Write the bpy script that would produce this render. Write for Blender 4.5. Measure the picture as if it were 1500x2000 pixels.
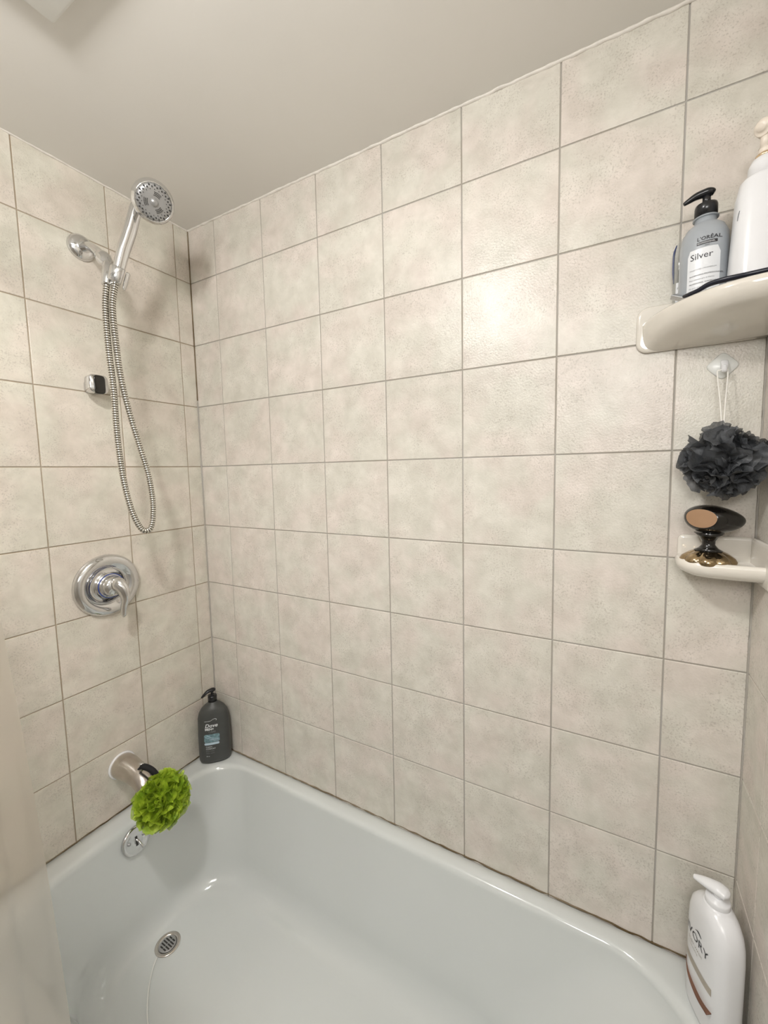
import bpy, bmesh, math, random
from mathutils import Vector, Matrix, noise as mnoise
random.seed(7)
S = bpy.context.scene
for o in list(bpy.data.objects): bpy.data.objects.remove(o)
col = S.collection

# ------------------------------------------------------------------ camera
U = 0.2065                      # tile pitch in metres
TUBZ = 0.42
Z0 = TUBZ + 7.986 * U           # height of the topmost grout line
CAMLOC = Vector((6.1708 * U, -4.6124 * U, Z0 - 3.1194 * U))
right = Vector((0.87606172, 0.48177229, -0.02028134))
down = Vector((0.02474179, -0.08691595, -0.99590836))
fwd = Vector((-0.48156382, 0.87197539, -0.08806364))
cd = bpy.data.cameras.new('camera'); cam = bpy.data.objects.new('camera', cd); col.objects.link(cam)
M = Matrix.Identity(4)
for i in range(3):
    M[i][0] = right[i]; M[i][1] = -down[i]; M[i][2] = -fwd[i]; M[i][3] = CAMLOC[i]
cam.matrix_world = M
cd.sensor_fit = 'HORIZONTAL'; cd.sensor_width = 36.0
cd.lens = 36.0 * 797.95 / 1500.0
cd.shift_x = -8.03 / 1500.0; cd.shift_y = -10.31 / 1500.0
cd.clip_start = 0.01
S.camera = cam

# ------------------------------------------------------------------ world, lamps, exposure
W = bpy.data.worlds.new('world'); S.world = W; W.use_nodes = True
W.node_tree.nodes['Background'].inputs[0].default_value = (1.0, 0.95, 0.88, 1)
W.node_tree.nodes['Background'].inputs[1].default_value = 0.3

def area(name, loc, target, sx, sy, power, color, shape='RECTANGLE'):
    l = bpy.data.lights.new(name, 'AREA'); l.energy = power; l.color = color
    l.shape = shape; l.size = sx
    if shape in ('RECTANGLE', 'ELLIPSE'): l.size_y = sy
    o = bpy.data.objects.new(name, l); col.objects.link(o); o.location = loc
    o.rotation_euler = (Vector(target) - Vector(loc)).to_track_quat('-Z', 'Y').to_euler()
    return o
area('ceiling_bulb', (0.80, -0.95, 2.160), (0.80, -0.95, 0), 0.12, 0.12, 3.4, (1.0, 0.980, 0.960), 'DISK')
pl = bpy.data.lights.new('ceiling_globe', 'POINT'); pl.energy = 8.4; pl.shadow_soft_size = 0.045; pl.color = (1.0, 0.980, 0.960)
po = bpy.data.objects.new('ceiling_globe', pl); col.objects.link(po); po.location = (0.80, -0.95, 2.11)
area('fill_light', (1.30, -1.75, 1.90), (0.0, -0.25, 0.9), 0.50, 0.35, 7.2, (1.0, 0.985, 0.965))  # added soft fill with no fixture, evens the light towards the left wall

S.view_settings.view_transform = 'Standard'
S.view_settings.look = 'None'
S.view_settings.gamma = 1.0
S.view_settings.use_curve_mapping = False
S.view_settings.exposure = 0.79

# ------------------------------------------------------------------ material helpers
def newmat(name):
    m = bpy.data.materials.new(name); m.use_nodes = True
    return m, m.node_tree, m.node_tree.nodes['Principled BSDF']
def N(t, k, **kw):
    n = t.nodes.new(k)
    for a, b in kw.items():
        if isinstance(b, tuple) and hasattr(n.inputs.get(a, None), 'default_value'): n.inputs[a].default_value = b
        elif n.inputs.get(a) is not None: n.inputs[a].default_value = b
        else: setattr(n, a, b)
    return n
def c4(c): return (c[0], c[1], c[2], 1)
def ramp(t, fac, stops):
    r = t.nodes.new('ShaderNodeValToRGB'); e = r.color_ramp.elements
    while len(e) < len(stops): e.new(0.5)
    for k, (p, c) in enumerate(stops): e[k].position = p; e[k].color = c4(c)
    t.links.new(fac, r.inputs[0]); return r.outputs[0]
def mixc(t, fac, a, b, mode='MIX'):
    n = t.nodes.new('ShaderNodeMix'); n.data_type = 'RGBA'; n.blend_type = mode
    for idx, v in ((0, fac), (6, a), (7, b)):
        if hasattr(v, 'is_linked'): t.links.new(v, n.inputs[idx])
        else: n.inputs[idx].default_value = v if idx == 0 else c4(v)
    return n.outputs[2]
def simple(name, color, rough=0.5, metal=0.0, var=0.06, scale=30, bump=0.0, bscale=200, coat=0.0, spec=None):
    m, t, b = newmat(name)
    tc = N(t, 'ShaderNodeTexCoord'); nz = N(t, 'ShaderNodeTexNoise', Scale=scale, Detail=3.0)
    t.links.new(tc.outputs['Object'], nz.inputs['Vector'])
    d = tuple(max(0, c * (1 - var)) for c in color); l = tuple(min(1, c * (1 + var)) for c in color)
    t.links.new(ramp(t, nz.outputs[0], [(0.3, d), (0.7, l)]), b.inputs['Base Color'])
    b.inputs['Roughness'].default_value = rough; b.inputs['Metallic'].default_value = metal
    b.inputs['Coat Weight'].default_value = coat
    if spec is not None: b.inputs['Specular IOR Level'].default_value = spec
    if bump:
        n2 = N(t, 'ShaderNodeTexNoise', Scale=bscale, Detail=4.0); t.links.new(tc.outputs['Object'], n2.inputs['Vector'])
        bp = N(t, 'ShaderNodeBump', Strength=bump, Distance=0.002); t.links.new(n2.outputs[0], bp.inputs['Height'])
        t.links.new(bp.outputs[0], b.inputs['Normal'])
    return m
def tile_mat(name, base):
    m, t, b = newmat(name)
    geo = N(t, 'ShaderNodeNewGeometry'); oi = N(t, 'ShaderNodeObjectInfo')
    mul = N(t, 'ShaderNodeMath', operation='MULTIPLY'); mul.inputs[1].default_value = 37.0
    t.links.new(oi.outputs['Random'], mul.inputs[0])
    def nz(scale, det, rough=0.5, dist=0.0):
        n = N(t, 'ShaderNodeTexNoise', noise_dimensions='4D'); n.inputs['Scale'].default_value = scale
        n.inputs['Detail'].default_value = det; n.inputs['Roughness'].default_value = rough
        n.inputs['Distortion'].default_value = dist
        t.links.new(geo.outputs['Position'], n.inputs['Vector']); t.links.new(mul.outputs[0], n.inputs['W'])
        return n.outputs[0]
    cl = tuple(min(1, c * 1.035) for c in base); dk = tuple(c * f for c, f in zip(base, (0.865, 0.862, 0.845)))
    blot = ramp(t, nz(20, 5, 0.6, 0.2), [(0.34, dk), (0.66, cl)])
    pink = ramp(t, nz(9, 2), [(0.42, (0.98, 1.0, 0.97)), (0.62, (1.02, 0.985, 0.975))])
    c1 = mixc(t, 1.0, blot, pink, 'MULTIPLY')
    sp = ramp(t, nz(300, 3, 0.6), [(0.53, (0, 0, 0)), (0.64, (1, 1, 1))])
    spm = ramp(t, nz(16, 3), [(0.42, (0, 0, 0)), (0.56, (1, 1, 1))])
    both = mixc(t, 1.0, sp, spm, 'MULTIPLY')
    sc = N(t, 'ShaderNodeMath', operation='MULTIPLY'); sc.inputs[1].default_value = 0.54
    t.links.new(both, sc.inputs[0])
    c2 = mixc(t, sc.outputs[0], c1, (0.40, 0.36, 0.31))
    t.links.new(c2, b.inputs['Base Color'])
    b.inputs['Roughness'].default_value = 0.27
    b.inputs['Specular IOR Level'].default_value = 0.5
    bp = N(t, 'ShaderNodeBump', Strength=0.48, Distance=0.0014)
    t.links.new(nz(250, 3, 0.6), bp.inputs['Height']); t.links.new(bp.outputs[0], b.inputs['Normal'])
    return m
def grout_mat(name, a, bcol):
    m, t, b = newmat(name)
    geo = N(t, 'ShaderNodeNewGeometry'); n = N(t, 'ShaderNodeTexNoise', Scale=6.0, Detail=6.0)
    t.links.new(geo.outputs['Position'], n.inputs['Vector'])
    t.links.new(ramp(t, n.outputs[0], [(0.38, a), (0.62, bcol)]), b.inputs['Base Color'])
    b.inputs['Roughness'].default_value = 0.9
    return m
TILE = tile_mat('glazed_beige_tile', (0.695, 0.654, 0.602))
TILE_L = tile_mat('glazed_pinkish_tile', (0.69, 0.648, 0.580))
GROUT = grout_mat('grey_grout', (0.36, 0.33, 0.28), (0.40, 0.38, 0.35))
GROUT_L = grout_mat('brown_grout', (0.34, 0.27, 0.19), (0.42, 0.36, 0.28))
MILDEW = grout_mat('mildewed_caulk', (0.10, 0.065, 0.025), (0.26, 0.21, 0.14))
PAINT = simple('ceiling_paint', (0.80, 0.780, 0.738), 0.6, var=0.02, scale=2, bump=0.25, bscale=18)
WALLPAINT = simple('wall_paint', (0.50, 0.49, 0.47), 0.6, var=0.02)
FLOORM = simple('floor_vinyl', (0.42, 0.38, 0.33), 0.5, var=0.05)
CAULKW = simple('white_caulk', (0.74, 0.70, 0.64), 0.5, var=0.06, scale=60, bump=0.6, bscale=70)
PORC = simple('white_porcelain', (0.64, 0.665, 0.652), 0.10, var=0.012, scale=4, coat=0.5)
CERAM = simple('bone_ceramic', (0.74, 0.70, 0.63), 0.12, var=0.02, coat=0.5)
CHROME = simple('chrome', (0.72, 0.72, 0.72), 0.09, 1.0, var=0.03, scale=20)
CHROMED = simple('worn_nickel', (0.62, 0.575, 0.53), 0.24, 1.0, var=0.08, scale=40)
SATIN = simple('satin_grey_plastic', (0.42, 0.42, 0.42), 0.3, 0.6, var=0.05)
NOZZLE = simple('dark_rubber', (0.03, 0.03, 0.028), 0.5)
GROOVE = simple('hose_groove', (0.10, 0.085, 0.065), 0.45, 0.5)
BLACKP = simple('black_plastic', (0.012, 0.012, 0.014), 0.22)
BLACKM = simple('matte_black_fabric', (0.006, 0.006, 0.008), 0.8)
WHITEP = simple('white_plastic', (0.80, 0.805, 0.82), 0.25, var=0.01)
VENTP = simple('vent_plastic', (0.80, 0.80, 0.77), 0.5, var=0.02)
CREAMP = simple('cream_plastic', (0.80, 0.72, 0.62), 0.3, var=0.02)
SLATE = simple('slate_plastic', (0.060, 0.062, 0.060), 0.42, var=0.08)
NAVYP = simple('dark_navy_plastic', (0.012, 0.014, 0.025), 0.25)
WHITEINK = simple('white_print', (0.75, 0.77, 0.78), 0.5, var=0.01)
GREYINK = simple('grey_print', (0.22, 0.23, 0.24), 0.5, var=0.01)
DARKINK = simple('dark_print', (0.03, 0.03, 0.035), 0.5, var=0.01)
BROWNINK = simple('brown_print', (0.16, 0.075, 0.045), 0.5, var=0.1)
TAUPEINK = simple('taupe_print', (0.42, 0.38, 0.32), 0.5, var=0.1)
TEALINK = simple('teal_print', (0.16, 0.26, 0.29), 0.4, var=0.5, scale=90)
ICEINK = simple('ice_print', (0.50, 0.62, 0.70), 0.4, var=0.1)
LABELW = simple('white_label', (0.74, 0.76, 0.78), 0.35, var=0.01)
CORD = simple('white_cord', (0.85, 0.83, 0.78), 0.7)
BRONZE = simple('bronze_mirror', (0.56, 0.36, 0.23), 0.28, 1.0, var=0.05)
GOLD = simple('antique_gold', (0.36, 0.27, 0.16), 0.14, 1.0, var=0.25, scale=60)
DARKBR = simple('dark_bronze_gloss', (0.006, 0.005, 0.004), 0.16, 0.0, coat=0.2)
STEEL = simple('razor_steel', (0.6, 0.62, 0.65), 0.2, 0.9)
def net_mat(name, c, c2, alpha):
    m, t, b = newmat(name)
    tc = N(t, 'ShaderNodeTexCoord'); nz = N(t, 'ShaderNodeTexNoise', Scale=45.0, Detail=3.0)
    t.links.new(tc.outputs['Object'], nz.inputs['Vector'])
    t.links.new(ramp(t, nz.outputs[0], [(0.35, c), (0.65, c2)]), b.inputs['Base Color'])
    b.inputs['Roughness'].default_value = 0.6
    vo = N(t, 'ShaderNodeTexVoronoi', Scale=900.0); t.links.new(tc.outputs['Object'], vo.inputs['Vector'])
    mp = N(t, 'ShaderNodeMapRange'); mp.inputs['From Max'].default_value = 0.8
    mp.inputs['To Min'].default_value = alpha - 0.12; mp.inputs['To Max'].default_value = min(1, alpha + 0.12)
    t.links.new(vo.outputs['Distance'], mp.inputs['Value']); t.links.new(mp.outputs[0], b.inputs['Alpha'])
    return m
GREYNET = net_mat('charcoal_netting', (0.035, 0.038, 0.042), (0.105, 0.11, 0.118), 0.80)
GREENNET = net_mat('lime_netting', (0.20, 0.34, 0.008), (0.50, 0.66, 0.045), 0.72)
def clear_mat(name, c, mixf, rough=0.15):
    m, t, b = newmat(name)
    b.inputs['Base Color'].default_value = c4(c); b.inputs['Roughness'].default_value = rough
    tc = N(t, 'ShaderNodeTexCoord'); nz = N(t, 'ShaderNodeTexNoise', Scale=25.0)
    t.links.new(tc.outputs['Object'], nz.inputs['Vector'])
    mp = N(t, 'ShaderNodeMapRange'); mp.inputs['To Min'].default_value = mixf - 0.06; mp.inputs['To Max'].default_value = mixf + 0.06
    t.links.new(nz.outputs[0], mp.inputs['Value']); t.links.new(mp.outputs[0], b.inputs['Alpha'])
    return m
SILVERGEL = clear_mat('silver_translucent', (0.40, 0.43, 0.46), 0.90, 0.25)
CLEARP = clear_mat('clear_plastic', (0.50, 0.52, 0.50), 0.28, 0.08)
def liner_mat():
    m, t, b = newmat('frosted_liner')
    out = t.nodes['Material Output']
    nz = N(t, 'ShaderNodeTexNoise', Scale=4.0); geo = N(t, 'ShaderNodeNewGeometry')
    t.links.new(geo.outputs['Position'], nz.inputs['Vector'])
    t.links.new(ramp(t, nz.outputs[0], [(0.3, (0.50, 0.45, 0.38)), (0.7, (0.55, 0.49, 0.42))]), b.inputs['Base Color'])
    b.inputs['Roughness'].default_value = 0.4
    rf = N(t, 'ShaderNodeBsdfRefraction'); rf.inputs['Color'].default_value = (0.93, 0.90, 0.85, 1)
    rf.inputs['Roughness'].default_value = 0.55; rf.inputs['IOR'].default_value = 1.06
    tp = N(t, 'ShaderNodeBsdfTransparent'); tp.inputs[0].default_value = (0.95, 0.93, 0.90, 1)
    m1 = N(t, 'ShaderNodeMixShader'); m1.inputs[0].default_value = 0.30
    t.links.new(rf.outputs[0], m1.inputs[1]); t.links.new(tp.outputs[0], m1.inputs[2])
    m2 = N(t, 'ShaderNodeMixShader'); m2.inputs[0].default_value = 0.24
    t.links.new(m1.outputs[0], m2.inputs[1]); t.links.new(b.outputs[0], m2.inputs[2])
    t.links.new(m2.outputs[0], out.inputs[0])
    return m
LINER = liner_mat()

# ------------------------------------------------------------------ object helpers
def link(name, me, mat, parent=None, smooth=True, loc=None):
    o = bpy.data.objects.new(name, me); col.objects.link(o)
    if mat is not None and not me.materials:
        for mm in (mat if isinstance(mat, list) else [mat]): me.materials.append(mm)
    if smooth:
        for p in me.polygons: p.use_smooth = True
    if parent: o.parent = parent
    if loc: o.location = loc
    return o
def pydata(name, vs, fs, mat, parent=None, smooth=True):
    me = bpy.data.meshes.new(name); me.from_pydata([tuple(v) for v in vs], [], fs); me.update()
    bm = bmesh.new(); bm.from_mesh(me); bmesh.ops.recalc_face_normals(bm, faces=bm.faces); bm.to_mesh(me); bm.free()
    return link(name, me, mat, parent, smooth)
def frombm(name, bm, mat, parent=None, smooth=False):
    bmesh.ops.recalc_face_normals(bm, faces=bm.faces)
    me = bpy.data.meshes.new(name); bm.to_mesh(me); bm.free()
    return link(name, me, mat, parent, smooth)
def thing(name, label, cat, loc=(0, 0, 0), rotz=0.0, group=None):
    o = bpy.data.objects.new(name, None); col.objects.link(o); o.empty_display_size = 0.02
    o.location = loc; o.rotation_euler = (0, 0, rotz); o['label'] = label; o['category'] = cat
    if group: o['group'] = group
    return o
def struct(o, label, cat):
    o['kind'] = 'structure'; o['label'] = label; o['category'] = cat; return o
def boxbm(x0, x1, y0, y1, z0, z1, bev=0.0, seg=1):
    bm = bmesh.new()
    bmesh.ops.create_cube(bm, size=1.0)
    for v in bm.verts:
        v.co = Vector(((x0 + x1) / 2 + v.co.x * (x1 - x0), (y0 + y1) / 2 + v.co.y * (y1 - y0), (z0 + z1) / 2 + v.co.z * (z1 - z0)))
    if bev: bmesh.ops.bevel(bm, geom=bm.edges[:], offset=bev, segments=seg, affect='EDGES', profile=0.5)
    return bm
def box(name, b, mat, parent=None, bev=0.0, seg=1, smooth=False):
    return frombm(name, boxbm(*b, bev, seg), mat, parent, smooth)
def loft(name, rings, mat, parent=None, cap=True, closed=False, smooth=True):
    n = len(rings[0]); vs = [v for r in rings for v in r]; fs = []
    R = len(rings)
    for i in range(R if closed else R - 1):
        for j in range(n):
            a = i * n + j; b = i * n + (j + 1) % n; k = ((i + 1) % R) * n
            fs.append((a, b, k + (j + 1) % n, k + j))
    if cap and not closed:
        fs.append(tuple(range(n))); fs.append(tuple(range((R - 1) * n, R * n)))
    return pydata(name, vs, fs, mat, parent, smooth)
def lathe(name, prof, mat, parent=None, n=40, axis='z', lobes=0, lamp=0.0, origin=(0, 0, 0)):
    rings = []
    for r, h in prof:
        ring = []
        for j in range(n):
            a = 2 * math.pi * j / n; rr = max(r, 1e-4) * (1 - lamp * abs(math.sin(lobes * a / 2)) ** 3 if False else 1)
            if lobes: rr = max(r, 1e-4) * (1 - lamp * (1 - abs(math.sin(lobes * a / 2)) ** 0.6))
            c, s = rr * math.cos(a), rr * math.sin(a)
            v = (c, s, h) if axis == 'z' else (h, c, s) if axis == 'x' else (c, -h, s)
            ring.append(tuple(v[k] + origin[k] for k in range(3)))
        rings.append(ring)
    return loft(name, rings, mat, parent)
def catmull(pts, k=8):
    P = [Vector(p) for p in pts]; P = [2 * P[0] - P[1]] + P + [2 * P[-1] - P[-2]]; out = []
    for i in range(1, len(P) - 2):
        for s in range(k):
            t = s / k
            out.append(0.5 * ((2 * P[i]) + (P[i + 1] - P[i - 1]) * t + (2 * P[i - 1] - 5 * P[i] + 4 * P[i + 1] - P[i + 2]) * t * t + (3 * P[i] - P[i - 1] - 3 * P[i + 1] + P[i + 2]) * t ** 3))
    out.append(P[-2]); return out
def tube(name, pts, rad, mat, parent=None, n=12, k=8, flat=None, up=(0, 0, 1)):
    """pts: control points; rad: number, or list of radii or (ra, rb) per control point"""
    path = catmull(pts, k) if k > 1 else [Vector(p) for p in pts]
    m = len(path); rr = []
    for i in range(m):
        if isinstance(rad, (int, float)): rr.append((rad, rad)); continue
        f = i / (m - 1) * (len(rad) - 1); a = min(int(f), len(rad) - 2); t = f - a
        p, q = rad[a], rad[a + 1]
        if not isinstance(p, tuple): p = (p, p)
        if not isinstance(q, tuple): q = (q, q)
        rr.append((p[0] * (1 - t) + q[0] * t, p[1] * (1 - t) + q[1] * t))
    upv = Vector(up); rings = []; prev = None
    for i in range(m):
        d = (path[min(i + 1, m - 1)] - path[max(i - 1, 0)]).normalized()
        if prev is None:
            s = d.cross(upv)
            if s.length < 1e-3: s = d.cross(Vector((1, 0, 0)))
        else: s = prev - d * prev.dot(d)
        s.normalize(); prev = s; u = s.cross(d).normalized()
        rings.append([tuple(path[i] + s * rr[i][0] * math.cos(2 * math.pi * j / n) + u * rr[i][1] * math.sin(2 * math.pi * j / n)) for j in range(n)])
    return loft(name, rings, mat, parent)
def superring(a, b, n, z, seg=40, cx=0, cy=0):
    out = []
    for j in range(seg):
        t = 2 * math.pi * j / seg; c, s = math.cos(t), math.sin(t)
        out.append((cx + a * math.copysign(abs(c) ** (2 / n), c), cy + b * math.copysign(abs(s) ** (2 / n), s), z))
    return out
def body(name, secs, mat, parent, seg=48):
    return loft(name, [superring(a, b, n, z, seg) for z, a, b, n in secs], mat, parent)
def sec_at(secs, z):
    for (z0, a0, b0, n0), (z1, a1, b1, n1) in zip(secs, secs[1:]):
        if z0 <= z <= z1 and z1 > z0:
            t = (z - z0) / (z1 - z0); return a0 + (a1 - a0) * t, b0 + (b1 - b0) * t, n0 + (n1 - n0) * t
    return secs[-1][1:]
def surf(secs, u, z, eps):
    a, b, n = sec_at(secs, z); k = min(abs(u) / a, 0.995)
    return (u, -(b * (1 - k ** n) ** (1 / n)) - eps, z)
def text(name, s, size, u, z, secs, mat, parent, eps=0.0004, shear=0.0, bold=0.0, align='LEFT', fn=None):
    c = bpy.data.curves.new('t', 'FONT'); c.body = s; c.size = size; c.shear = shear; c.offset = bold
    c.align_x = align; c.resolution_u = 2
    o = bpy.data.objects.new('t', c); col.objects.link(o)
    dg = bpy.context.evaluated_depsgraph_get(); me = bpy.data.meshes.new_from_object(o.evaluated_get(dg))
    bpy.data.objects.remove(o); bpy.data.curves.remove(c)
    me.materials.clear()
    for v in me.vertices:
        v.co = Vector(fn(u + v.co.x, z + v.co.y, eps) if fn else surf(secs, u + v.co.x, z + v.co.y, eps))
    me.name = name
    return link(name, me, mat, parent, smooth=False)
def decal(name, u0, u1, z0, z1, secs, mat, parent, eps=0.0002, nu=12, nz=8, rc=0.0, fn=None):
    vs = []; fs = []
    for i in range(nz + 1):
        for j in range(nu + 1):
            u = u0 + (u1 - u0) * j / nu; z = z0 + (z1 - z0) * i / nz
            if rc:
                cu, cz = (u0 + u1) / 2, (z0 + z1) / 2; hu, hz = (u1 - u0) / 2, (z1 - z0) / 2
                du, dz = u - cu, z - cz; ez = abs(dz) - (hz - rc); 
                if ez > 0:
                    lim = hu - rc + math.sqrt(max(0, rc * rc - ez * ez)); du *= lim / hu
                u = cu + du
            vs.append(fn(u, z, eps) if fn else surf(secs, u, z, eps))
    for i in range(nz):
        for j in range(nu):
            a = i * (nu + 1) + j; fs.append((a, a + 1, a + nu + 2, a + nu + 1))
    me = bpy.data.meshes.new(name); me.from_pydata(vs, [], fs)
    return link(name, me, mat, parent)

# ------------------------------------------------------------------ room shell
XR = 7.2701 * U; H = 2.60
def ceilz(x): return Z0 + 0.8258 * U - 0.0067 * x
rows = [Z0 + 0.8258 * U + 0.006] + [Z0 + v * U for v in (0, -0.9945, -1.9934, -2.99, -3.9931, -4.9935, -5.9952, -7.0)] + [TUBZ - 0.03]
colsB = [0.0] + [v * U for v in (0.6153, 1.618, 2.6232, 3.624, 4.6282, 5.6303, 6.6403)] + [XR]
colsL = [0.0] + [v * U for v in (0.2516, 1.247, 2.2449, 3.243, 3.72)]
colsR = [0.0] + [v * U for v in (0.55, 1.55, 2.55, 3.55, 3.72)]
G = 0.0027; TH = 0.0018
wb = struct(box('wall_back', (-0.1, XR + 0.1, TH, 0.08, 0.0, H), GROUT), 'long beige tiled wall behind the bathtub', 'wall')
wl = struct(box('wall_left', (-0.08, -TH, -2.25, 0.0, 0.0, H), GROUT_L), 'tiled end wall carrying the shower head, valve and spout', 'wall')
wr = struct(box('wall_right', (XR + TH, XR + 0.08, -2.25, 0.0, 0.0, H), GROUT), 'tiled end wall at the right edge, beside the corner shelf', 'wall')
wf = struct(box('wall_front', (-0.1, XR + 0.1, -2.33, -2.25, 0.0, H), WALLPAINT), 'painted wall on the far side of the bathroom', 'wall')
fl = struct(box('floor', (-0.1, XR + 0.1, -2.3, 0.08, -0.08, 0.0), FLOORM), 'bathroom floor in front of the tub', 'floor')
vs = [(x, y, ceilz(x) + dz) for dz in (0, 0.1) for x, y in ((-0.1, 0.08), (XR + 0.1, 0.08), (XR + 0.1, -2.33), (-0.1, -2.33))]
ce = struct(pydata('ceiling', vs, [(0, 1, 2, 3), (4, 5, 6, 7), (0, 1, 5, 4), (1, 2, 6, 5), (2, 3, 7, 6), (3, 0, 4, 7)], PAINT, smooth=False), 'off-white painted plaster ceiling', 'ceiling')
meshcache = {}
def tile(w, h, mat, parent, place):
    key = (round(w, 4), round(h, 4), mat.name)
    if key not in meshcache:
        bm = boxbm(-w / 2, w / 2, 0, 0.006, -h / 2, h / 2)
        ed = [e for e in bm.edges if all(v.co.y < 1e-6 for v in e.verts)]
        bmesh.ops.bevel(bm, geom=ed, offset=0.0012, segments=2, affect='EDGES', profile=0.5)
        bmesh.ops.recalc_face_normals(bm, faces=bm.faces)
        me = bpy.data.meshes.new('tile'); bm.to_mesh(me); bm.free(); me.materials.append(mat); meshcache[key] = me
    o = bpy.data.objects.new('tile', meshcache[key]); col.objects.link(o); o.parent = parent
    o.location, o.rotation_euler = place
    # a hand-set tile is never perfectly flush
    o.rotation_euler[0] += random.uniform(-0.0012, 0.0012); o.rotation_euler[1] += random.uniform(-0.0007, 0.0007)
    return o
def trims(i):
    zt, zb = rows[i], rows[i + 1]; top = zt - (0 if i == 0 else G / 2); bot = zb + (0 if i == len(rows) - 2 else G / 2)
    return (top + bot) / 2, top - bot
for i in range(len(rows) - 1):
    zc, h = trims(i)
    for j in range(len(colsB) - 1):
        a = colsB[j] + (0.002 if j == 0 else G / 2); b = colsB[j + 1] - (0.002 if j == len(colsB) - 2 else G / 2)
        tile(b - a, h, TILE, wb, (((a + b) / 2, 0, zc), (0, 0, 0)))
    for cols, par, sx in ((colsL, wl, 0), (colsR, wr, 1)):
        for j in range(len(cols) - 1):
            a = cols[j] + (0.002 if j == 0 else G / 2); b = cols[j + 1] - G / 2
            rz = math.pi / 2 if sx == 0 else -math.pi / 2
            tile(b - a, h, TILE_L if sx == 0 else TILE, par, ((0 if sx == 0 else XR, -(a + b) / 2, zc), (0, 0, rz)))
# painted plaster beyond the tiles on the two end walls
box('painted_panel', (-0.003, 0.004, -2.25, -3.74 * U, 0, H - 0.3), WALLPAINT, wl)
box('painted_panel', (XR - 0.004, XR + 0.003, -2.25, -3.74 * U, 0, H - 0.3), WALLPAINT, wr)
# caulk: white at the ceiling, mildewed at the corners and along the tub
def wobble_bead(name, pts, r, mat, parent, amp=0.0006, n=8, step=0.006):
    P = [Vector(pts[0])]
    for a, b in zip(pts, pts[1:]):
        a, b = Vector(a), Vector(b); k = max(2, int((b - a).length / step))
        for s in range(1, k + 1): P.append(a.lerp(b, s / k))
    path = [p + Vector([mnoise.noise(p * 40 + Vector((c * 7, 0, 0))) * amp for c in range(3)]) for p in P]
    rad = [r * (1 + 0.35 * mnoise.noise(p * 60)) for p in P]
    return tube(name, path, rad, mat, parent, n=n, k=1)
wobble_bead('caulk_bead', [(0.0, -1.9, ceilz(0)), (0.0, 0.0, ceilz(0))], 0.0036, CAULKW, ce, 0.0016)
wobble_bead('caulk_bead', [(0.0, 0.0, ceilz(0)), (XR, 0.0, ceilz(XR))], 0.0046, CAULKW, ce, 0.0018)
def tubz(x): return TUBZ - 0.0079 * x
wobble_bead('mildewed_joint', [(0.0, -0.70, tubz(0) + 0.0008), (0.0, 0.0, tubz(0) + 0.0008)], 0.0019, MILDEW, wl, 0.002)
wobble_bead('mildewed_joint', [(0.0, 0.0, tubz(0) + 0.0008), (XR, 0.0, tubz(XR) + 0.0008)], 0.0020, MILDEW, wb, 0.0022)
wobble_bead('corner_joint', [(0.0005, -0.0005, 1.68), (0.0005, -0.0005, ceilz(0))], 0.0021, MILDEW, wb, 0.001)
wobble_bead('corner_joint', [(0.0008, -0.0008, TUBZ), (0.0008, -0.0008, 1.68)], 0.0030, GROUT, wb, 0.001)
wobble_bead('corner_joint', [(XR, 0, TUBZ), (XR, 0, ceilz(XR))], 0.0024, GROUT, wb, 0.001)

# ------------------------------------------------------------------ bathtub
tub = thing('bathtub', 'white enamelled alcove bathtub with rounded rim, in the tiled alcove', 'bathtub')
def rrect(x0, x1, y0, y1, rl, rr, z, seg=14, tilt=True):
    pts = []
    for cx, cy, r, a0 in ((x1 - rr, y1 - rr, rr, 0), (x0 + rl, y1 - rl, rl, 90), (x0 + rl, y0 + rl, rl, 180), (x1 - rr, y0 + rr, rr, 270)):
        for s in range(seg + 1):
            a = math.radians(a0 + 90 * s / seg); x = cx + r * math.cos(a); pts.append((x, cy + r * math.sin(a), z - 0.0079 * x * (1 if tilt else 0)))
    out = []
    m = len(pts)   # densify the straight sides so that shading stays smooth
    for i in range(m):
        a = Vector(pts[i]); b = Vector(pts[(i + 1) % m]); out.append(tuple(a))
        if (i + 1) % (seg + 1) == 0:
            for s in range(1, 12): out.append(tuple(a.lerp(b, s / 12)))
    return out
xi0, xi1, yi0, yi1 = 0.072, 1.445, -0.655, -0.047
prof = [  # x0,x1,y0,y1,rl,rr,z
    (0.012, XR - 0.012, -0.728, -0.012, .01, .01, 0.02),
    (0.004, XR - 0.004, -0.732, -0.004, .01, .01, 0.30),
    (0.001, XR - 0.001, -0.737, -0.001, .01, .01, TUBZ - 0.035),
    (0.001, XR - 0.001, -0.739, -0.001, .012, .012, TUBZ - 0.012),
    (0.002, XR - 0.002, -0.734, -0.002, .012, .012, TUBZ - 0.002),
    (0.004, XR - 0.004, -0.722, -0.004, .014, .014, TUBZ),
    (0.030, XR - 0.030, -0.702, -0.022, .06, .10, TUBZ + 0.0008),
]
for k in range(7):          # rolled inner lip, radius 18 mm
    a = math.radians(90 * k / 6); o = 0.020 * (1 - math.sin(a)); zz = 0.020 * (1 - math.cos(a))
    prof.append((xi0 - o, xi1 + o, yi0 - o, yi1 + o, .125 + o * .6, .17 + o * .4, TUBZ - zz))
def wallsec(t):            # t: 0 lip .. 1 floor fillet start
    return (xi0 + 0.030 * t, xi1 - 0.21 * t, yi0 + 0.075 * t, yi1 - 0.055 * t, .125 + .02 * t, .17 + .06 * t, TUBZ - 0.022 - 0.235 * t)
for t in (0.1, 0.3, 0.5, 0.7, 0.85, 1.0): prof.append(wallsec(t))
b0 = wallsec(1.0)
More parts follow.
